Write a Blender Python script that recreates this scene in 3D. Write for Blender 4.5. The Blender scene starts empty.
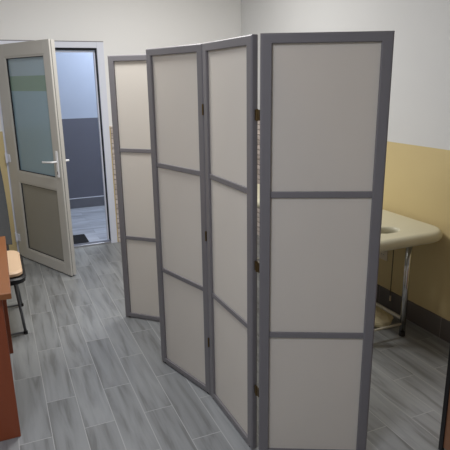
import bpy, bmesh, math, random
from mathutils import Vector, Matrix, noise
random.seed(4)
PI = math.pi
C = bpy.context.scene.collection
# Room axes: x runs along the far wall, y runs into the room, z up. Metres.
FAR, RIGHT, LEFT, BACK, CEIL = 5.316, 2.508, -1.6, -1.4, 2.8
YEL = 1.212

# ------------------------------------------------------------------ materials
def new_mat(name):
    m = bpy.data.materials.new(name); m.use_nodes = True
    nt = m.node_tree
    return m, nt, nt.nodes['Principled BSDF']
def lin(c):
    return tuple(((v/255)/12.92 if v/255 <= .04045 else (((v/255)+.055)/1.055)**2.4) for v in c) + (1,)
def plain(name, col, rough=.5, metal=0, bump=0, bscale=60, var=.0, spec=.5):
    m, nt, b = new_mat(name)
    b.inputs['Roughness'].default_value = rough
    b.inputs['Metallic'].default_value = metal
    b.inputs['Specular IOR Level'].default_value = spec
    tc = nt.nodes.new('ShaderNodeTexCoord')
    n = nt.nodes.new('ShaderNodeTexNoise'); n.inputs['Scale'].default_value = bscale
    n.inputs['Detail'].default_value = 4
    nt.links.new(tc.outputs['Object'], n.inputs['Vector'])
    c = lin(col)
    mx = nt.nodes.new('ShaderNodeMix'); mx.data_type = 'RGBA'
    mx.inputs[6].default_value = tuple(v*(1-var) for v in c[:3]) + (1,)
    mx.inputs[7].default_value = tuple(min(1, v*(1+var)) for v in c[:3]) + (1,)
    nt.links.new(n.outputs['Fac'], mx.inputs[0]); nt.links.new(mx.outputs[2], b.inputs['Base Color'])
    if bump:
        bp = nt.nodes.new('ShaderNodeBump'); bp.inputs['Strength'].default_value = bump
        bp.inputs['Distance'].default_value = .002
        nt.links.new(n.outputs['Fac'], bp.inputs['Height']); nt.links.new(bp.outputs['Normal'], b.inputs['Normal'])
    return m
def math_node(nt, op, a, b=None, c=None):
    n = nt.nodes.new('ShaderNodeMath'); n.operation = op
    for i, v in enumerate((a, b, c)):
        if v is None: continue
        if isinstance(v, (int, float)): n.inputs[i].default_value = v
        else: nt.links.new(v, n.inputs[i])
    return n.outputs[0]
def mix(nt, f, a, b, mode='MIX'):
    n = nt.nodes.new('ShaderNodeMix'); n.data_type = 'RGBA'; n.blend_type = mode
    for i, v in ((0, f), (6, a), (7, b)):
        if isinstance(v, (int, float)): n.inputs[i].default_value = v
        elif isinstance(v, tuple): n.inputs[i].default_value = v
        else: nt.links.new(v, n.inputs[i])
    return n.outputs[2]

def plank_floor(name, dark, mid, light, grout, ox, pitch, oy, length, swap=False, rough=.38, gap=.004):
    """Wood-look porcelain planks, half-bond; planks run along y (or x if swap)."""
    m, nt, b = new_mat(name)
    g = nt.nodes.new('ShaderNodeNewGeometry')
    s = nt.nodes.new('ShaderNodeSeparateXYZ'); nt.links.new(g.outputs['Position'], s.inputs[0])
    X, Y = (s.outputs[1], s.outputs[0]) if swap else (s.outputs[0], s.outputs[1])
    u = math_node(nt, 'DIVIDE', math_node(nt, 'SUBTRACT', X, ox), pitch)
    col = math_node(nt, 'FLOOR', u)
    fu = math_node(nt, 'FRACT', u)
    half = math_node(nt, 'MULTIPLY', math_node(nt, 'FLOORED_MODULO', col, 2), .5)
    v = math_node(nt, 'ADD', math_node(nt, 'DIVIDE', math_node(nt, 'SUBTRACT', Y, oy), length), half)
    row = math_node(nt, 'FLOOR', v); fv = math_node(nt, 'FRACT', v)
    du = math_node(nt, 'MULTIPLY', math_node(nt, 'MINIMUM', fu, math_node(nt, 'SUBTRACT', 1, fu)), pitch)
    dv = math_node(nt, 'MULTIPLY', math_node(nt, 'MINIMUM', fv, math_node(nt, 'SUBTRACT', 1, fv)), length)
    d = math_node(nt, 'MINIMUM', du, dv)
    joint = math_node(nt, 'LESS_THAN', d, gap/2)
    cid = nt.nodes.new('ShaderNodeCombineXYZ'); nt.links.new(col, cid.inputs[0]); nt.links.new(row, cid.inputs[1])
    wn = nt.nodes.new('ShaderNodeTexWhiteNoise'); wn.noise_dimensions = '3D'; nt.links.new(cid.outputs[0], wn.inputs['Vector'])
    rnd = wn.outputs['Value']
    # long grain, shifted per plank
    gv = nt.nodes.new('ShaderNodeCombineXYZ')
    nt.links.new(math_node(nt, 'ADD', math_node(nt, 'MULTIPLY', X, 24.), math_node(nt, 'MULTIPLY', rnd, 60)), gv.inputs[0])
    nt.links.new(math_node(nt, 'ADD', math_node(nt, 'MULTIPLY', Y, 2.2), math_node(nt, 'MULTIPLY', rnd, 37)), gv.inputs[1])
    n1 = nt.nodes.new('ShaderNodeTexNoise'); n1.inputs['Scale'].default_value = 1.; n1.inputs['Detail'].default_value = 5
    n1.inputs['Distortion'].default_value = .5; nt.links.new(gv.outputs[0], n1.inputs['Vector'])
    n2 = nt.nodes.new('ShaderNodeTexNoise'); n2.inputs['Scale'].default_value = 4.; n2.inputs['Detail'].default_value = 3
    n2.inputs['Distortion'].default_value = 2.; nt.links.new(gv.outputs[0], n2.inputs['Vector'])
    r1 = nt.nodes.new('ShaderNodeValToRGB'); nt.links.new(n1.outputs['Fac'], r1.inputs[0])
    e = r1.color_ramp.elements
    e[0].position = .34; e[0].color = lin(dark); e[1].position = .62; e[1].color = lin(light)
    k = e.new(.46); k.color = lin(mid)
    c = mix(nt, .16, r1.outputs[0], n2.outputs['Color'], 'SOFT_LIGHT')
    bw = nt.nodes.new('ShaderNodeRGBToBW'); nt.links.new(c, bw.inputs[0])
    tone = math_node(nt, 'ADD', .86, math_node(nt, 'MULTIPLY', rnd, .26))
    tc = nt.nodes.new('ShaderNodeCombineColor')
    for i in range(3): nt.links.new(tone, tc.inputs[i])
    c = mix(nt, 1., r1.outputs[0], tc.outputs[0], 'MULTIPLY')
    c = mix(nt, joint, c, lin(grout))
    nt.links.new(c, b.inputs['Base Color'])
    b.inputs['Roughness'].default_value = rough
    bp = nt.nodes.new('ShaderNodeBump'); bp.inputs['Strength'].default_value = .3; bp.inputs['Distance'].default_value = .002
    nt.links.new(math_node(nt, 'SUBTRACT', math_node(nt, 'MULTIPLY', n1.outputs['Fac'], .3), joint), bp.inputs['Height'])
    nt.links.new(bp.outputs['Normal'], b.inputs['Normal'])
    return m

def two_tone(name, low, high, z, rough=.75):
    m, nt, b = new_mat(name)
    g = nt.nodes.new('ShaderNodeNewGeometry')
    s = nt.nodes.new('ShaderNodeSeparateXYZ'); nt.links.new(g.outputs['Position'], s.inputs[0])
    n = nt.nodes.new('ShaderNodeTexNoise'); n.inputs['Scale'].default_value = 2.5; n.inputs['Detail'].default_value = 3
    nt.links.new(g.outputs['Position'], n.inputs['Vector'])
    f = math_node(nt, 'LESS_THAN', s.outputs[2], z)
    c = mix(nt, f, lin(high), lin(low))
    c = mix(nt, .06, c, n.outputs['Fac'], 'OVERLAY')
    nt.links.new(c, b.inputs['Base Color']); b.inputs['Roughness'].default_value = rough
    n2 = nt.nodes.new('ShaderNodeTexNoise'); n2.inputs['Scale'].default_value = 180
    nt.links.new(g.outputs['Position'], n2.inputs['Vector'])
    bp = nt.nodes.new('ShaderNodeBump'); bp.inputs['Strength'].default_value = .15; bp.inputs['Distance'].default_value = .001
    nt.links.new(n2.outputs['Fac'], bp.inputs['Height']); nt.links.new(bp.outputs['Normal'], b.inputs['Normal'])
    return m

def stone_mat(name, along):
    m, nt, b = new_mat(name)
    g = nt.nodes.new('ShaderNodeNewGeometry')
    s = nt.nodes.new('ShaderNodeSeparateXYZ'); nt.links.new(g.outputs['Position'], s.inputs[0])
    v = nt.nodes.new('ShaderNodeCombineXYZ')
    nt.links.new(s.outputs[along], v.inputs[0]); nt.links.new(s.outputs[2], v.inputs[1])
    br = nt.nodes.new('ShaderNodeTexBrick'); nt.links.new(v.outputs[0], br.inputs['Vector'])
    br.inputs['Scale'].default_value = 1; br.inputs['Brick Width'].default_value = .17; br.inputs['Row Height'].default_value = .052
    br.inputs['Mortar Size'].default_value = .004; br.inputs['Bias'].default_value = .1
    br.inputs['Color1'].default_value = lin((232, 220, 212)); br.inputs['Color2'].default_value = lin((200, 188, 180))
    br.inputs['Mortar'].default_value = lin((140, 130, 122)); br.inputs['Mortar Smooth'].default_value = .6
    br.squash = 1.5; br.offset = .37
    n = nt.nodes.new('ShaderNodeTexNoise'); n.inputs['Scale'].default_value = 28; n.inputs['Detail'].default_value = 6
    nt.links.new(g.outputs['Position'], n.inputs['Vector'])
    c = mix(nt, .4, br.outputs['Color'], n.outputs['Fac'], 'OVERLAY')
    nt.links.new(c, b.inputs['Base Color']); b.inputs['Roughness'].default_value = .85
    h = math_node(nt, 'SUBTRACT', math_node(nt, 'MULTIPLY', n.outputs['Fac'], .9), br.outputs['Fac'])
    bp = nt.nodes.new('ShaderNodeBump'); bp.inputs['Strength'].default_value = .9; bp.inputs['Distance'].default_value = .008
    nt.links.new(h, bp.inputs['Height']); nt.links.new(bp.outputs['Normal'], b.inputs['Normal'])
    return m

def skirt_mat(name, col, along, length, off):
    m, nt, b = new_mat(name)
    g = nt.nodes.new('ShaderNodeNewGeometry')
    s = nt.nodes.new('ShaderNodeSeparateXYZ'); nt.links.new(g.outputs['Position'], s.inputs[0])
    u = math_node(nt, 'DIVIDE', math_node(nt, 'SUBTRACT', s.outputs[along], off), length)
    fu = math_node(nt, 'FRACT', u); row = math_node(nt, 'FLOOR', u)
    j = math_node(nt, 'LESS_THAN', fu, .004/length)
    wn = nt.nodes.new('ShaderNodeTexWhiteNoise'); wn.noise_dimensions = '1D'; nt.links.new(row, wn.inputs['W'])
    n = nt.nodes.new('ShaderNodeTexNoise'); n.inputs['Scale'].default_value = 7; n.inputs['Detail'].default_value = 4
    nt.links.new(g.outputs['Position'], n.inputs['Vector'])
    c0 = lin(col)
    t = math_node(nt, 'ADD', .72, math_node(nt, 'ADD', math_node(nt, 'MULTIPLY', wn.outputs['Value'], .25), math_node(nt, 'MULTIPLY', n.outputs['Fac'], .4)))
    tc = nt.nodes.new('ShaderNodeCombineColor')
    for i in range(3): nt.links.new(t, tc.inputs[i])
    c = mix(nt, 1., c0, tc.outputs[0], 'MULTIPLY')
    c = mix(nt, j, c, lin((150, 145, 138)))
    nt.links.new(c, b.inputs['Base Color']); b.inputs['Roughness'].default_value = .4
    return m

def wood_mat(name, c1, c2, rough=.35, axis=0):
    m, nt, b = new_mat(name)
    tc = nt.nodes.new('ShaderNodeTexCoord'); mp = nt.nodes.new('ShaderNodeMapping')
    sc = [18, 18, 18]; sc[axis] = 1.5; mp.inputs['Scale'].default_value = sc
    nt.links.new(tc.outputs['Object'], mp.inputs['Vector'])
    n = nt.nodes.new('ShaderNodeTexNoise'); n.inputs['Scale'].default_value = 1.5; n.inputs['Detail'].default_value = 5
    n.inputs['Distortion'].default_value = .6; nt.links.new(mp.outputs[0], n.inputs['Vector'])
    nt.links.new(mix(nt, n.outputs['Fac'], lin(c1), lin(c2)), b.inputs['Base Color'])
    b.inputs['Roughness'].default_value = rough
    return m

def film_mat(name):
    """Divider infill: thin white plastic sheet that lets some light through."""
    m, nt, b = new_mat(name)
    out = nt.nodes['Material Output']
    tc = nt.nodes.new('ShaderNodeTexCoord')
    n = nt.nodes.new('ShaderNodeTexNoise'); n.inputs['Scale'].default_value = 3
    nt.links.new(tc.outputs['Object'], n.inputs['Vector'])
    c = mix(nt, n.outputs['Fac'], lin((218, 214, 206)), lin((226, 222, 213)))
    nt.links.new(c, b.inputs['Base Color']); b.inputs['Roughness'].default_value = .55
    b.inputs['Specular IOR Level'].default_value = .3
    tr = nt.nodes.new('ShaderNodeBsdfTranslucent'); tr.inputs['Color'].default_value = lin((246, 230, 205))
    mx = nt.nodes.new('ShaderNodeMixShader'); mx.inputs[0].default_value = .22
    nt.links.new(b.outputs[0], mx.inputs[1]); nt.links.new(tr.outputs[0], mx.inputs[2]); nt.links.new(mx.outputs[0], out.inputs['Surface'])
    # fine woven bump
    w = nt.nodes.new('ShaderNodeTexNoise'); w.inputs['Scale'].default_value = 300; nt.links.new(tc.outputs['Object'], w.inputs['Vector'])
    bp = nt.nodes.new('ShaderNodeBump'); bp.inputs['Strength'].default_value = .08; bp.inputs['Distance'].default_value = .001
    nt.links.new(w.outputs['Fac'], bp.inputs['Height']); nt.links.new(bp.outputs['Normal'], b.inputs['Normal'])
    return m

def frosted_mat(name):
    m, nt, b = new_mat(name)
    g = nt.nodes.new('ShaderNodeNewGeometry')
    s = nt.nodes.new('ShaderNodeSeparateXYZ'); nt.links.new(g.outputs['Position'], s.inputs[0])
    z = s.outputs[2]
    band = math_node(nt, 'MULTIPLY', math_node(nt, 'GREATER_THAN', z, 1.575), math_node(nt, 'LESS_THAN', z, 1.70))
    up = math_node(nt, 'GREATER_THAN', z, 1.70)
    c = mix(nt, up, lin((164, 190, 202)), lin((176, 196, 206)))
    c = mix(nt, band, c, lin((146, 172, 156)))
    nt.links.new(c, b.inputs['Base Color'])
    b.inputs['Roughness'].default_value = .22
    b.inputs['Transmission Weight'].default_value = .22
    b.inputs['IOR'].default_value = 1.45
    return m

M = {}
M['floor'] = plank_floor('floor_planks', (119, 120, 119), (138, 140, 140), (148, 150, 150), (168, 169, 168), .077, .1505, 2.607, .6)
M['hall_floor'] = plank_floor('hall_planks', (148, 153, 164), (176, 181, 193), (190, 195, 206), (150, 155, 165), 5.5, .15, .3, .6, swap=True)
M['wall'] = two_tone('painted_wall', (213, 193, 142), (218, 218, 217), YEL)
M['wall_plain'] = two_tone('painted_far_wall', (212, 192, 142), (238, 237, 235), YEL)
M['hallwall'] = two_tone('hall_wall_paint', (104, 106, 120), (186, 196, 216), 1.19)
M['wall_white'] = plain('white_wall_paint', (214, 214, 212), .8, var=.02, bscale=3)
M['ceiling'] = plain('ceiling_paint', (225, 223, 218), .9, var=.02, bscale=5)
M['stone_x'] = stone_mat('stone_cladding', 0)
M['stone_y'] = stone_mat('stone_cladding_side', 1)
M['skirt'] = skirt_mat('skirting_tile', (104, 98, 94), 1, .6, 2.28)
M['hallskirt'] = skirt_mat('hall_skirting_tile', (112, 114, 124), 0, .6, .1)
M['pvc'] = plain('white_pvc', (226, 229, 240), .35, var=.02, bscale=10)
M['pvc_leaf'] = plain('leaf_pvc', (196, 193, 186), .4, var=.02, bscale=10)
M['gasket'] = plain('black_gasket', (24, 26, 32), .6)
M['leafpanel'] = plain('leaf_lower_panel', (150, 147, 138), .45, var=.05, bscale=4)
M['glass'] = frosted_mat('frosted_glass')
M['steel'] = plain('threshold_steel', (190, 190, 195), .3, .8)
M['handle'] = plain('white_handle', (240, 240, 240), .3)
M['divframe'] = plain('grey_divider_frame', (124, 121, 123), .42, .15, var=.03, bscale=20)
M['film'] = film_mat('divider_sheet')
M['brass'] = plain('brass_hinge', (104, 86, 56), .4, .9)
M['black'] = plain('black_plastic', (22, 20, 21), .45)
M['foot'] = plain('rubber_foot', (52, 50, 48), .7)
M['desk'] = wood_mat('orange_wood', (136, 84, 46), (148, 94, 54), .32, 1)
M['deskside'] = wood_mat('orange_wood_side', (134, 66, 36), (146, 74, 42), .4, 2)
M['beige'] = wood_mat('beige_ply', (226, 192, 156), (236, 204, 170), .5, 1)
M['chairleg'] = plain('dark_steel', (112, 114, 118), .35, .6)
M['greyfab'] = plain('dark_grey_fabric', (84, 88, 90), .85, bump=.3, bscale=200, var=.1)
M['vinyl'] = plain('cream_vinyl', (212, 207, 182), .38, var=.03, bscale=6)
M['hole'] = plain('hole_lining', (130, 130, 112), .5)
M['chrome'] = plain('chrome', (200, 200, 200), .16, 1)
M['whitemetal'] = plain('white_bar', (205, 200, 185), .35, .2)
M['cloth'] = plain('cream_cloth', (226, 214, 176), .9, bump=.5, bscale=40, var=.1)
M['socket'] = plain('socket_plastic', (218, 205, 180), .35)
M['cord'] = plain('cord_grey', (96, 84, 62), .5)
M['brown'] = wood_mat('brown_wood', (128, 88, 62), (146, 104, 76), .4, 2)
M['mat'] = plain('black_mat', (16, 17, 22), .95, bump=.8, bscale=300, var=.3)

# ------------------------------------------------------------------ helpers
def link(name, bm, mat, parent=None, smooth=False, bevel=0, seg=2, loc=(0, 0, 0)):
    me = bpy.data.meshes.new(name)
    bmesh.ops.recalc_face_normals(bm, faces=bm.faces[:])
    bm.to_mesh(me); bm.free()
    for m in (mat if isinstance(mat, list) else [mat]): me.materials.append(m)
    if smooth:
        for p in me.polygons: p.use_smooth = True
    o = bpy.data.objects.new(name, me); C.objects.link(o)
    o.location = loc
    if parent: o.parent = parent
    if bevel:
        b = o.modifiers.new('bevel', 'BEVEL'); b.width = bevel; b.segments = seg; b.limit_method = 'ANGLE'; b.angle_limit = .6
    return o
def box(bm, x0, x1, y0, y1, z0, z1, mi=0):
    v = [bm.verts.new((x, y, z)) for z in (z0, z1) for x, y in ((x0, y0), (x1, y0), (x1, y1), (x0, y1))]
    for f in ((0, 3, 2, 1), (4, 5, 6, 7), (0, 1, 5, 4), (1, 2, 6, 5), (2, 3, 7, 6), (3, 0, 4, 7)):
        bm.faces.new([v[i] for i in f]).material_index = mi
    return v
def boxes(*bs):
    bm = bmesh.new()
    for b in bs: box(bm, *b)
    return bm
def tube(bm, pts, r, n=12, cap=True):
    pts = [Vector(p) for p in pts]; rings = []
    up = None
    for i, p in enumerate(pts):
        a = pts[max(0, i-1)]; b = pts[min(len(pts)-1, i+1)]
        d = (b-a).normalized()
        if up is None:
            up = d.orthogonal().normalized()
        else:
            up = (up - d*up.dot(d)).normalized()
        s = d.cross(up)
        rr = r[i] if isinstance(r, (list, tuple)) else r
        rings.append([bm.verts.new(p + (up*math.cos(2*PI*k/n) + s*math.sin(2*PI*k/n))*rr) for k in range(n)])
    for i in range(len(rings)-1):
        for k in range(n):
            bm.faces.new((rings[i][k], rings[i][(k+1) % n], rings[i+1][(k+1) % n], rings[i+1][k]))
    if cap:
        bm.faces.new(rings[0][::-1]); bm.faces.new(rings[-1])
    return bm
def arc(pts, r=.04, n=5):
    """Round the inner corners of a polyline."""
    P = [Vector(p) for p in pts]; out = [P[0]]
    for i in range(1, len(P)-1):
        a = (P[i-1]-P[i]).normalized(); b = (P[i+1]-P[i]).normalized()
        rr = min(r, (P[i-1]-P[i]).length*.45, (P[i+1]-P[i]).length*.45)
        s, e = P[i]+a*rr, P[i]+b*rr
        for k in range(n+1):
            t = k/n; out.append(s*(1-t)**2 + P[i]*2*t*(1-t) + e*t*t)
    out.append(P[-1]); return out
def empty(name, loc=(0, 0, 0), rz=0):
    o = bpy.data.objects.new(name, None); C.objects.link(o); o.location = loc; o.rotation_euler = (0, 0, rz)
    o.empty_display_size = .1
    return o
def tag(o, label=None, cat=None, group=None, kind=None):
    if label: o['label'] = label
    if cat: o['category'] = cat
    if group: o['group'] = group
    if kind: o['kind'] = kind
    return o
def rrect(x0, x1, y0, y1, r, n=8):
    out = []
    for cx, cy, a0 in ((x1-r, y1-r, 0), (x0+r, y1-r, PI/2), (x0+r, y0+r, PI), (x1-r, y0+r, 1.5*PI)):
        for k in range(n+1):
            a = a0 + k/n*PI/2; out.append((cx+r*math.cos(a), cy+r*math.sin(a)))
    return out
def ring_loop(bm, pts, z):
    return [bm.verts.new((x, y, z)) for x, y in pts]
def bridge(bm, a, b):
    n = len(a)
    for k in range(n): bm.faces.new((a[k], a[(k+1) % n], b[(k+1) % n], b[k]))

# ------------------------------------------------------------------ room shell
S = 'structure'
tag(link('floor', boxes((LEFT-.1, RIGHT+.1, BACK-.1, FAR+.07, -.1, 0)), M['floor']), 'grey wood-look plank tile floor of the room', 'floor', kind=S)
tag(link('ceiling', boxes((LEFT-.1, RIGHT+.1, BACK-.1, FAR+.15, CEIL, CEIL+.1)), M['ceiling']), 'white ceiling above the room', 'ceiling', kind=S)
DX0, DX1, DZ = .058, 1.046, 2.010      # door frame outline on the far wall
tag(link('wall_far', boxes((LEFT-.1, DX0, FAR, FAR+.15, 0, CEIL), (DX1, RIGHT+.1, FAR, FAR+.15, 0, CEIL), (DX0, DX1, FAR, FAR+.15, DZ, CEIL)), M['wall_plain']),
    'off-white far wall with the doorway and a yellow lower part', 'wall', kind=S)
tag(link('wall_right', boxes((RIGHT, RIGHT+.15, BACK, FAR, 0, CEIL)), M['wall']), 'right wall, greyish white above and yellow below', 'wall', kind=S)
tag(link('wall_left', boxes((LEFT-.15, LEFT, BACK, FAR, 0, CEIL)), M['wall_white']), 'left wall outside the picture', 'wall', kind=S)
tag(link('wall_back', boxes((LEFT, RIGHT, BACK-.15, BACK, 0, CEIL)), M['wall_white']), 'wall behind the camera', 'wall', kind=S)
tag(link('baseboard_right', boxes((RIGHT-.011, RIGHT, BACK, 4.3, 0, .141)), M['skirt'], bevel=.002), 'dark grey tile skirting along the yellow wall', 'skirting', kind=S)
tag(link('baseboard_left', boxes((LEFT, LEFT+.011, BACK, FAR, 0, .141)), M['skirt'], bevel=.002), 'dark grey tile skirting of the left wall', 'skirting', kind=S)

def ledger(x0, x1, z1, depth, seed):
    """Stone cladding slab with individually stepped stones."""
    rnd = random.Random(seed); bm = bmesh.new()
    box(bm, x0, x1, -.006, 0, 0, z1)
    z = 0; r = 0
    while z < z1-.01:
        h = min(rnd.choice((.035, .05, .06)), z1-z); x = x0
        while x < x1-.005:
            w = min(rnd.uniform(.1, .26), x1-x)
            box(bm, x+.001, x+w-.001, -depth*rnd.uniform(.5, 1), -.004, z+.001, z+h-.0015)
            x += w
        z += h; r += 1
    return bm
o = link('trim_1', ledger(1.058, RIGHT-.001, 1.216, .022, 1), M['stone_x'], bevel=.002, seg=1, loc=(0, FAR, 0))
tag(o, 'beige split-stone cladding to the right of the doorway', 'stone cladding', kind=S)
o = link('trim_2', ledger(4.3, FAR-.024, 1.25, .02, 2), M['stone_y'], bevel=.002, seg=1)
o.rotation_euler = (0, 0, PI/2); o.location = (0, 0, 0)
# slab built along +x at y<=0; turned so that x->y and -y->+x, then mirrored onto the right wall
o.data.transform(Matrix.Scale(-1, 4, (0, 1, 0))); o.location = (RIGHT, 0, 0)
tag(o, 'beige split-stone cladding on the right wall near the corner', 'stone cladding', kind=S)

# hall behind the doorway
HB = 7.12
tag(link('floor_hall', boxes((-1.2, 2.6, FAR+.07, HB+.1, -.1, 0)), M['hall_floor']), 'bluish pale plank tile floor of the hallway', 'floor', kind=S)
tag(link('wall_hall_back', boxes((-1.2, 2.6, HB, HB+.12, 0, CEIL)), M['hallwall']), 'hallway wall, pale blue above and dark grey below', 'wall', kind=S)
tag(link('wall_hall_left', boxes((-1.32, -1.2, FAR+.15, HB, 0, CEIL)), M['hallwall']), 'left end wall of the hallway', 'wall', kind=S)
tag(link('wall_hall_right', boxes((2.6, 2.72, FAR+.15, HB, 0, CEIL)), M['hallwall']), 'right end wall of the hallway', 'wall', kind=S)
tag(link('ceiling_hall', boxes((-1.3, 2.7, FAR+.15, HB+.1, CEIL, CEIL+.1)), M['ceiling']), 'hallway ceiling', 'ceiling', kind=S)
o = tag(link('baseboard_hall', boxes((-1.2, 2.6, HB-.012, HB, 0, .13)), M['hallskirt'], bevel=.002), 'grey tile skirting of the hallway', 'skirting', kind=S)
link('top_edge', boxes((-1.2, 2.6, HB-.014, HB, .13, .138)), M['pvc'], o)

# ------------------------------------------------------------------ door
door = tag(empty('door_1', (DX0, FAR, 0)), 'open white plastic door with frosted glass in its white frame', 'door', kind=S)
def frame_bm(w, h, z0, fw, y0, y1, bottom=True):
    bm = bmesh.new()
    ring = lambda i, y: [bm.verts.new(p) for p in ((i, y, z0+i*(1 if bottom else 0)), (w-i, y, z0+i*(1 if bottom else 0)), (w-i, y, z0+h-i), (i, y, z0+h-i))]
    a, b, c, d = ring(0, y0), ring(fw, y0), ring(fw, y1), ring(0, y1)
    for p, q in ((a, b), (b, c), (c, d), (d, a)): bridge(bm, p, q)
    return bm
W = DX1-DX0
# fixed frame: face flush a little proud of the wall
bm = boxes((0, .066, -.012, .07, 0, DZ), (W-.066, W, -.012, .07, 0, DZ), (.066, W-.066, -.012, .07, DZ-.055, DZ))
fr = link('door_frame', bm, M['pvc'], door, bevel=.003)
bm = boxes((.066, .073, .018, .075, .03, DZ-.055), (W-.073, W-.066, .018, .075, .03, DZ-.055), (.066, W-.066, .018, .075, DZ-.075, DZ-.055))
link('gasket', bm, M['gasket'], fr)
bm = boxes((.078, .09, .04, .08, .03, DZ-.085), (W-.09, W-.078, .04, .08, .03, DZ-.085), (.078, W-.078, .04, .08, DZ-.092, DZ-.078))
link('inner_lip', bm, M['pvc'], fr)
link('threshold', boxes((.066, W-.066, -.01, .07, 0, .02)), M['steel'], fr, bevel=.004)
link('strike_plate', boxes((W-.0665, W-.063, .0, .016, .82, 1.12)), M['steel'], fr)
link('header_shadow_strip', boxes((.0, W, -.013, -.001, DZ-.001, DZ+.006)), M['divframe'], fr)  # thin grey strip modelled in place of the shadow line along the frame top
# leaf: hinge at (.075, 5.276), turned so its free edge reaches (.467, 4.436)
ang = math.atan2(4.436-5.276, .467-.075)
leaf = empty('door_leaf', (.075-DX0, 5.276-FAR, 0), ang); leaf.parent = door
LW, LZ0, LZ1 = .905, .012, 1.968
T1, T2, T3 = .016, .023, .054          # outer flange / groove / inner body depths
def leaf_layer(bm, inset, y0, y1):
    x0, x1, z0, z1 = inset, LW-inset, LZ0+inset*.5, LZ1-inset
    g0, g1 = .165, .812
    box(bm, x0, g0, y0, y1, z0, z1); box(bm, g1, x1, y0, y1, z0, z1)
    box(bm, g0, g1, y0, y1, 1.862, z1); box(bm, g0, g1, y0, y1, .768, .856); box(bm, g0, g1, y0, y1, z0, .105)
bm = bmesh.new(); leaf_layer(bm, 0, 0, T1)
link('leaf_frame', bm, M['pvc_leaf'], leaf, bevel=.0025)
bm = bmesh.new(); leaf_layer(bm, .01, T1, T2)
link('edge_gasket', bm, M['gasket'], leaf)
bm = bmesh.new(); leaf_layer(bm, .004, T2, T3)
link('leaf_core', bm, M['pvc_leaf'], leaf, bevel=.002)
def bead(z0, z1):
    bm = frame_bm(.812-.165, z1-z0, z0, .014, .003, .02)
    bmesh.ops.translate(bm, verts=bm.verts, vec=(.165, 0, 0)); return bm
link('glazing_bead', bead(.856, 1.862), M['pvc_leaf'], leaf, bevel=.002)
link('glazing_bead', bead(.105, .768), M['pvc_leaf'], leaf, bevel=.002)
def thin_ring(z0, z1):
    bm = frame_bm(.812-.165-.028, z1-z0-.028, z0+.014, .005, .008, .02)
    bmesh.ops.translate(bm, verts=bm.verts, vec=(.179, 0, 0)); return bm
link('glass_gasket', thin_ring(.856, 1.862), M['gasket'], leaf)
link('panel_gasket', thin_ring(.105, .768), M['gasket'], leaf)
link('glass_pane', boxes((.178, .799, .022, .034, .868, 1.85)), M['glass'], leaf)
link('lower_panel', boxes((.178, .799, .016, .04, .117, .756)), M['leafpanel'], leaf)
def handle(sgn):
    y = 0 if sgn < 0 else T3
    bm = bmesh.new()
    box(bm, (.852), .878, min(y, y+sgn*.01), max(y, y+sgn*.01), .88, 1.10)
    pts = arc([(.865, y, 1.01), (.865, y+sgn*.055, 1.01), (.73, y+sgn*.058, 1.0), (.715, y+sgn*.05, 1.0)], .02)
    tube(bm, pts, .0085, 10)
    return link('handle', bm, M['handle'], leaf, smooth=False, bevel=.002)
h1 = handle(-1); handle(1)
link('keyhole', boxes((.861, .869, -.0115, -.009, .905, .93)), M['gasket'], h1)
for z in (.2, .97, 1.78):
    bm = bmesh.new(); tube(bm, [(-.004, -.012, z-.05), (-.004, -.012, z+.05)], .009, 12)
    box(bm, -.002, .05, -.006, .001, z-.035, z+.035)
    link('hinge', bm, M['pvc'], leaf, bevel=.002)

# ------------------------------------------------------------------ hall mat
bm = bmesh.new()
L0 = rrect(.18, .772, 5.392, 5.765, .015, 4)
a = ring_loop(bm, L0, 0.0); b = ring_loop(bm, L0, .009); bridge(bm, a, b); bm.faces.new(b); bm.faces.new(a[::-1])
tag(link('door_mat', bm, M['mat']), 'black doormat on the pale hallway floor just past the threshold', 'mat')

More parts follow.
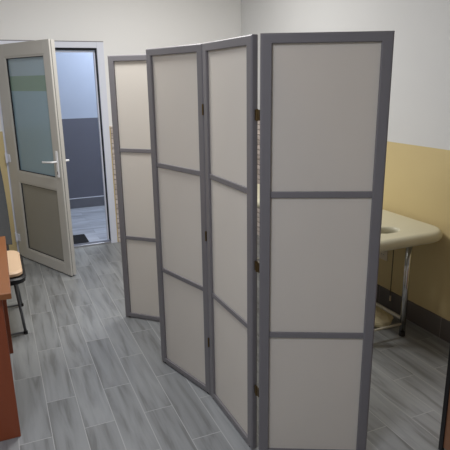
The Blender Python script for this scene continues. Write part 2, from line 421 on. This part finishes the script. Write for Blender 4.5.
# ------------------------------------------------------------------ folding divider
HH = 1.80
divider = tag(empty('room_divider', (.85, 2.6, 0)), 'tall grey-framed folding room divider with white panels standing zigzag on the floor', 'room divider')
divider_loc = Vector((.85, 2.6, 0))
J = [(.710, 3.479), (1.060, 3.144), (.772, 2.765), (.906, 2.302), (.9165, 1.819)]
P4 = [(.918, 1.786), (1.348, 1.571)]
SW, TH = .043, .030       # stile width, thickness
def rail_profile():
    """(inset, depth) loop: rounded outer aluminium/plastic profile."""
    r = .008; pts = []
    for cx, cy, a0 in ((SW-.004, TH/2-.004, 0), (r, TH/2-r, PI/2), (r, -TH/2+r, PI), (SW-.004, -TH/2+.004, 1.5*PI)):
        rr = r if cx == r else .004
        for k in range(5):
            a = a0 + k/4*PI/2; pts.append((cx+rr*math.cos(a), cy+rr*math.sin(a)))
    return pts
def panel(p, q, hidden=False):
    p, q = Vector((*p, 0)), Vector((*q, 0)); w = (q-p).length-.004
    root_loc = p - divider_loc
    rz = math.atan2(q.y-p.y, q.x-p.x)
    z0, z1 = .008, HH
    bm = bmesh.new(); loops = []
    topw = .036/SW
    for a, y in rail_profile():
        loops.append([bm.verts.new(c) for c in ((.002+a, y, z0+a*.72), (.002+w-a, y, z0+a*.72), (.002+w-a, y, z1-a*topw), (.002+a, y, z1-a*topw))])
    for i in range(len(loops)): bridge(bm, loops[i], loops[(i+1) % len(loops)])
    fr = link('screen_panel', bm, M['divframe'], divider, loc=root_loc)
    fr.rotation_euler = (0, 0, rz)
    b1, b2 = 1.2047, .603
    x0, x1 = .002+SW-.004, .002+w-SW+.004
    for b in (b1, b2):
        link('cross_bar', boxes((x0, x1, -TH/2+.005, TH/2-.005, b-.0125, b+.0125)), M['divframe'], fr, bevel=.003)
    zs = [(z0+SW*.72-.004, b2-.0115), (b2+.0115, b1-.0115), (b1+.0115, z1-.036+.004)]
    for a, c in zs:
        link('white_sheet', boxes((x0, x1, -.0025, .0025, a, c)), M['film'], fr)
    for x in (.03, w-.03):
        bm = bmesh.new(); tube(bm, [(x, 0, 0), (x, 0, .01)], .011, 12); link('foot', bm, M['foot'], fr)
    return fr
panels = [panel(J[0], J[1]), panel(J[1], J[2]), panel(J[2], J[3]), panel(J[3], J[4]), panel(*P4)]
HZ = (1.51, .9, .32)
def div_hinge(p, side):
    for z in HZ:
        bm = bmesh.new(); x, y = p[0]-divider_loc.x, p[1]-divider_loc.y
        tube(bm, [(x, y, z-.025), (x, y, z+.025)], .005, 10)
        link('hinge', bm, M['brass'], divider)
div_hinge((J[3][0]-.016, J[3][1]), 1)
div_hinge((J[1][0]+.014, J[1][1]), 1)

for z in HZ:      # wide hinge across the gap next to the front panel
    bm = bmesh.new(); x, y = .9165-divider_loc.x, 1.8025-divider_loc.y
    tube(bm, [(x, y, z-.022), (x, y, z+.022)], .005, 10)
    box(bm, x-.001, x+.004, y-.022, y+.022, z-.02, z+.02)
    link('hinge', bm, M['brass'], divider)

# ------------------------------------------------------------------ desk
desk = tag(empty('desk', (-.4, 2.85, 0)), 'orange-brown wooden desk at the left edge of the picture', 'desk')
def dsk(name, b, mat, bev=.003):
    x0, x1, y0, y1, z0, z1 = b
    return link(name, boxes((x0+.4, x1+.4, y0-2.85, y1-2.85, z0, z1)), mat, desk, bevel=bev)
dsk('desktop', (-.74, -.022, 2.336, 3.31, .722, .75), M['desk'])
dsk('end_panel', (-.72, -.062, 2.372, 2.395, .0, .722), M['deskside'])
dsk('end_panel', (-.72, -.062, 3.25, 3.273, .0, .722), M['deskside'])
dsk('back_panel', (-.70, -.68, 2.395, 3.25, .3, .722), M['deskside'])

# ------------------------------------------------------------------ chair
ch = tag(empty('visitor_chair', (-.19, 3.75, 0)), 'chair with a beige seat and thin dark metal legs beyond the desk', 'chair')
CX, CY = -.19, 3.75
cl = lambda pts: [(x-CX, y-CY, z) for x, y, z in pts]
bm = bmesh.new(); R0, R1 = -.43, .052
lay = [(.012, .452), (0, .462), (0, .478), (.012, .49)]
prev = None; loops = []
for ins, z in lay:
    loops.append(ring_loop(bm, [(x-CX, y-CY) for x, y in rrect(R0+ins, R1-ins, 3.37+ins, 3.88-ins, .06)], z))
for i in range(3): bridge(bm, loops[i], loops[i+1])
bm.faces.new(loops[0][::-1]); bm.faces.new(loops[-1])
link('seat', bm, M['beige'], ch, smooth=False)
bm = bmesh.new(); loops = []
for ins, z in [(.03, .40), (.0, .415), (-.005, .444), (.004, .453)]:
    loops.append(ring_loop(bm, [(x-CX, y-CY) for x, y in rrect(R0+ins, R1-ins+.012, 3.35+ins, 3.93-ins, .07)], z))
for i in range(3): bridge(bm, loops[i], loops[i+1])
bm.faces.new(loops[0][::-1]); bm.faces.new(loops[-1])
link('seat_shell', bm, M['black'], ch)
# backrest: curved padded slab
bm = bmesh.new(); N = 14; rows = []
for j in range(11):
    t = j/10; z = .52+.62*t; wd = .205*(1-.10*t**3)
    rows.append([(wd*math.cos(PI*(k/N)), .02*math.sin(PI*k/N)*1.4, z) for k in range(N+1)])
grid = [[[bm.verts.new((x, .145+y+(z-.5)*.12+dy, z)) for x, y, z in r] for r in rows] for dy in (0, .035)]
for g in grid:
    for j in range(10):
        for k in range(N): bm.faces.new((g[j][k], g[j][k+1], g[j+1][k+1], g[j+1][k]))
for k in range(N):
    bm.faces.new((grid[0][0][k], grid[0][0][k+1], grid[1][0][k+1], grid[1][0][k])); bm.faces.new((grid[0][-1][k], grid[0][-1][k+1], grid[1][-1][k+1], grid[1][-1][k]))
for j in range(10):
    for k in (0, N): bm.faces.new((grid[0][j][k], grid[0][j+1][k], grid[1][j+1][k], grid[1][j][k]))
link('backrest', bm, M['greyfab'], ch, bevel=.01, seg=3)
for x in (.026, -.40):
    for y in (3.50, 4.0):
        bm = tube(bmesh.new(), cl([(x, y, .01), (x-(.035 if x > 0 else -.035), 3.52 if y < 3.7 else 3.86, .43)]), .0095)
        leg = link('leg', bm, M['chairleg'], ch, smooth=True)
        bm = tube(bmesh.new(), cl([(x, y, 0), (x, y, .02)]), .014); link('foot', bm, M['black'], leg)
for y in (3.50, 4.0):
    link('floor_bar', tube(bmesh.new(), cl([(.026, y, .012), (-.40, y, .012)]), .007), M['chairleg'], ch, smooth=True)
for x in (-.02, -.36):
    link('back_post', tube(bmesh.new(), cl(arc([(x, 3.75, .41), (x, 3.94, .43), (x, 3.96, .8)], .06)), .009), M['chairleg'], ch, smooth=True)

# ------------------------------------------------------------------ treatment bed
BX0, BX1, BY0, BY1 = 1.80, 2.492, 2.25, 4.15
bed = tag(empty('massage_table', (2.14, 3.2, 0)), 'cream padded massage table on chrome legs against the yellow wall', 'massage table')
OX, OY = 2.14, 3.2
bm = bmesh.new(); R = .034; top, bot = .738, .668
prof = []
for k in range(9):
    a = -PI/2 + k/8*PI; prof.append((R*(1-math.cos(a)), (top+bot)/2 + (top-bot)/2*math.sin(a)))
outer = [ring_loop(bm, [(x-OX, y-OY) for x, y in rrect(BX0+i, BX1-i, BY0+i, BY1-i, .15-i, 10)], z) for i, z in prof]
for i in range(8): bridge(bm, outer[i], outer[i+1])
hc = (2.125, 2.44)
ell = lambda s: [(hc[0]-OX+(.09+s)*math.cos(2*PI*k/32), hc[1]-OY+(.06+s)*math.sin(2*PI*k/32)) for k in range(32)]
hp = [(.012, top), (.003, top-.006), (0, top-.018), (0, bot)]
inner = [ring_loop(bm, ell(s), z) for s, z in hp]
for i in range(3): bridge(bm, inner[i], inner[i+1])
def cap(o_, i_):
    es = []
    for L in (o_, i_):
        for k in range(len(L)):
            e = bm.edges.get((L[k], L[(k+1) % len(L)])) or bm.edges.new((L[k], L[(k+1) % len(L)])); es.append(e)
    bmesh.ops.triangle_fill(bm, use_beauty=True, edges=es)
cap(outer[-1], inner[0]); cap(outer[0], inner[-1])
mt = link('padded_top', bm, M['vinyl'], bed)
for p in mt.data.polygons: p.use_smooth = abs(p.normal.z) < .98
bx = lambda b: (b[0]-OX, b[1]-OX, b[2]-OY, b[3]-OY, b[4], b[5])
link('under_frame', boxes(bx((1.90, 2.40, 2.62, 4.05, .642, .668)), bx((1.94, 2.33, 2.39, 2.43, .642, .668)), bx((1.925, 1.965, 2.39, 4.05, .642, .668)), bx((2.28, 2.32, 2.39, 4.05, .642, .668))), M['whitemetal'], bed)
for x in (1.945, 2.30):
    for y in (2.41, 3.98):
        lg = link('leg', tube(bmesh.new(), [(x-OX, y-OY, .0), (x-OX, y-OY, .655)], .0195, 20), M['chrome'], bed, smooth=True)
        link('leg_cap', tube(bmesh.new(), [(x-OX, y-OY, 0.0), (x-OX, y-OY, .03)], .0205, 20), M['foot'], lg)
for y in (2.41, 3.98):
    link('stretcher', tube(bmesh.new(), [(1.945-OX, y-OY, .085), (2.30-OX, y-OY, .085)], .008), M['whitemetal'], bed, smooth=True)
for x in (1.945, 2.30):
    link('stretcher', tube(bmesh.new(), [(x-OX, 2.41-OY, .115), (x-OX, 3.98-OY, .115)], .012), M['whitemetal'], bed, smooth=True)

# crumpled cloth bundle on the floor under the bed
bm = bmesh.new(); bmesh.ops.create_icosphere(bm, subdivisions=5, radius=1)
for v in bm.verts:
    p = v.co.copy(); d = 1 + .16*noise.noise(p*2.3+Vector((3, 1, 2))) + .1*abs(noise.noise(p*6+Vector((1, 7, 0))))
    v.co = Vector((p.x*.115*d, p.y*.13*d, max(0, .03+p.z*.055*d)))
tag(link('cloth_bundle', bm, M['cloth'], smooth=True, loc=(2.27, 2.66, 0)), 'crumpled cream cloth bundle on the floor under the massage table', 'cloth')

# socket
so = tag(empty('wall_socket', (RIGHT, 2.872, .395)), 'small cream wall socket low on the yellow wall below the massage table', 'socket')
link('plate', boxes((-.010, 0, -.042, .042, -.042, .042)), M['socket'], so, bevel=.003)
bm = bmesh.new(); tube(bm, [(-.013, 0, 0), (-.009, 0, 0)], .024, 24); ins = link('socket_insert', bm, M['socket'], so)
for y in (-.01, .01): link('socket_hole', tube(bmesh.new(), [(-.0138, y, 0), (-.012, y, 0)], .003, 10), M['black'], ins)

# cord hanging behind the bed
bm = tube(bmesh.new(), [(2.47, 2.735, z) for z in (.6665, .5, .3, .2)] + [(2.472, 2.735, .12)], .0035, 8)
co = tag(link('power_cord', bm, M['cord'], smooth=True), 'thin dark cord hanging down the yellow wall behind the chrome leg', 'cord')
link('cord_plug', tube(bmesh.new(), [(2.472, 2.735, .125), (2.472, 2.735, .085)], [.006, .007], 10), M['socket'], co)

# ------------------------------------------------------------------ brown cabinet at right edge
CBX, CBY = 1.685, 1.478
cab = tag(empty('low_cabinet', (2.0, 1.1, 0)), 'brown wooden cabinet with a black edge at the right border of the picture', 'cabinet')
b_ = lambda a: (a[0]-2.0, a[1]-2.0, a[2]-1.1, a[3]-1.1, a[4], a[5])
link('carcass', boxes(b_((CBX+.004, 2.3, .75, CBY-.004, .02, .88))), M['brown'], cab, bevel=.003)
link('edge_strip', boxes(b_((CBX-.003, CBX+.012, CBY-.022, CBY, .0, .88))), M['black'], cab, bevel=.002)
link('top', boxes(b_((CBX-.01, 2.31, .74, CBY+.006, .88, .905))), M['brown'], cab, bevel=.003)
link('plinth', boxes(b_((CBX+.02, 2.28, .77, CBY-.05, 0, .02))), M['black'], cab)

# ------------------------------------------------------------------ lights
def area(name, loc, size, power, col, rot=(0, 0, 0), sy=None):
    l = bpy.data.lights.new(name, 'AREA'); l.energy = power; l.color = col; l.size = size
    if sy: l.shape = 'RECTANGLE'; l.size_y = sy
    o = bpy.data.objects.new(name, l); C.objects.link(o); o.location = loc; o.rotation_euler = rot; return o
area('ceiling_lamp_left', (.42, 3.1, CEIL-.03), .45, 31, (.98, .985, 1))
area('ceiling_lamp_right', (1.3, 3.9, CEIL-.03), .5, 23, (1, .98, .95))
area('ceiling_lamp_near', (-.5, .7, CEIL-.03), .6, 31, (.9, .925, 1.05))
area('hall_lamp', (1.6, 6.3, CEIL-.03), .8, 34, (.82, .9, 1))
w = bpy.data.worlds.new('world'); bpy.context.scene.world = w; w.use_nodes = True
w.node_tree.nodes['Background'].inputs[0].default_value = (.6, .65, .7, 1); w.node_tree.nodes['Background'].inputs[1].default_value = .2

# ------------------------------------------------------------------ camera
cam = bpy.data.cameras.new('camera'); co_ = bpy.data.objects.new('camera', cam); C.objects.link(co_)
cam.sensor_width = 36; cam.lens = 521.79/450*36; cam.clip_start = .02
mtx = Matrix.Translation((0, 0, 1.6373)) @ Matrix.Rotation(-.4072, 4, 'Z') @ Matrix.Rotation(PI/2-.2699, 4, 'X') @ Matrix.Rotation(-.0145, 4, 'Z')
co_.matrix_world = mtx
bpy.context.scene.camera = co_
vs = bpy.context.scene.view_settings; vs.view_transform = 'Standard'; vs.look = 'None'; vs.exposure = 0
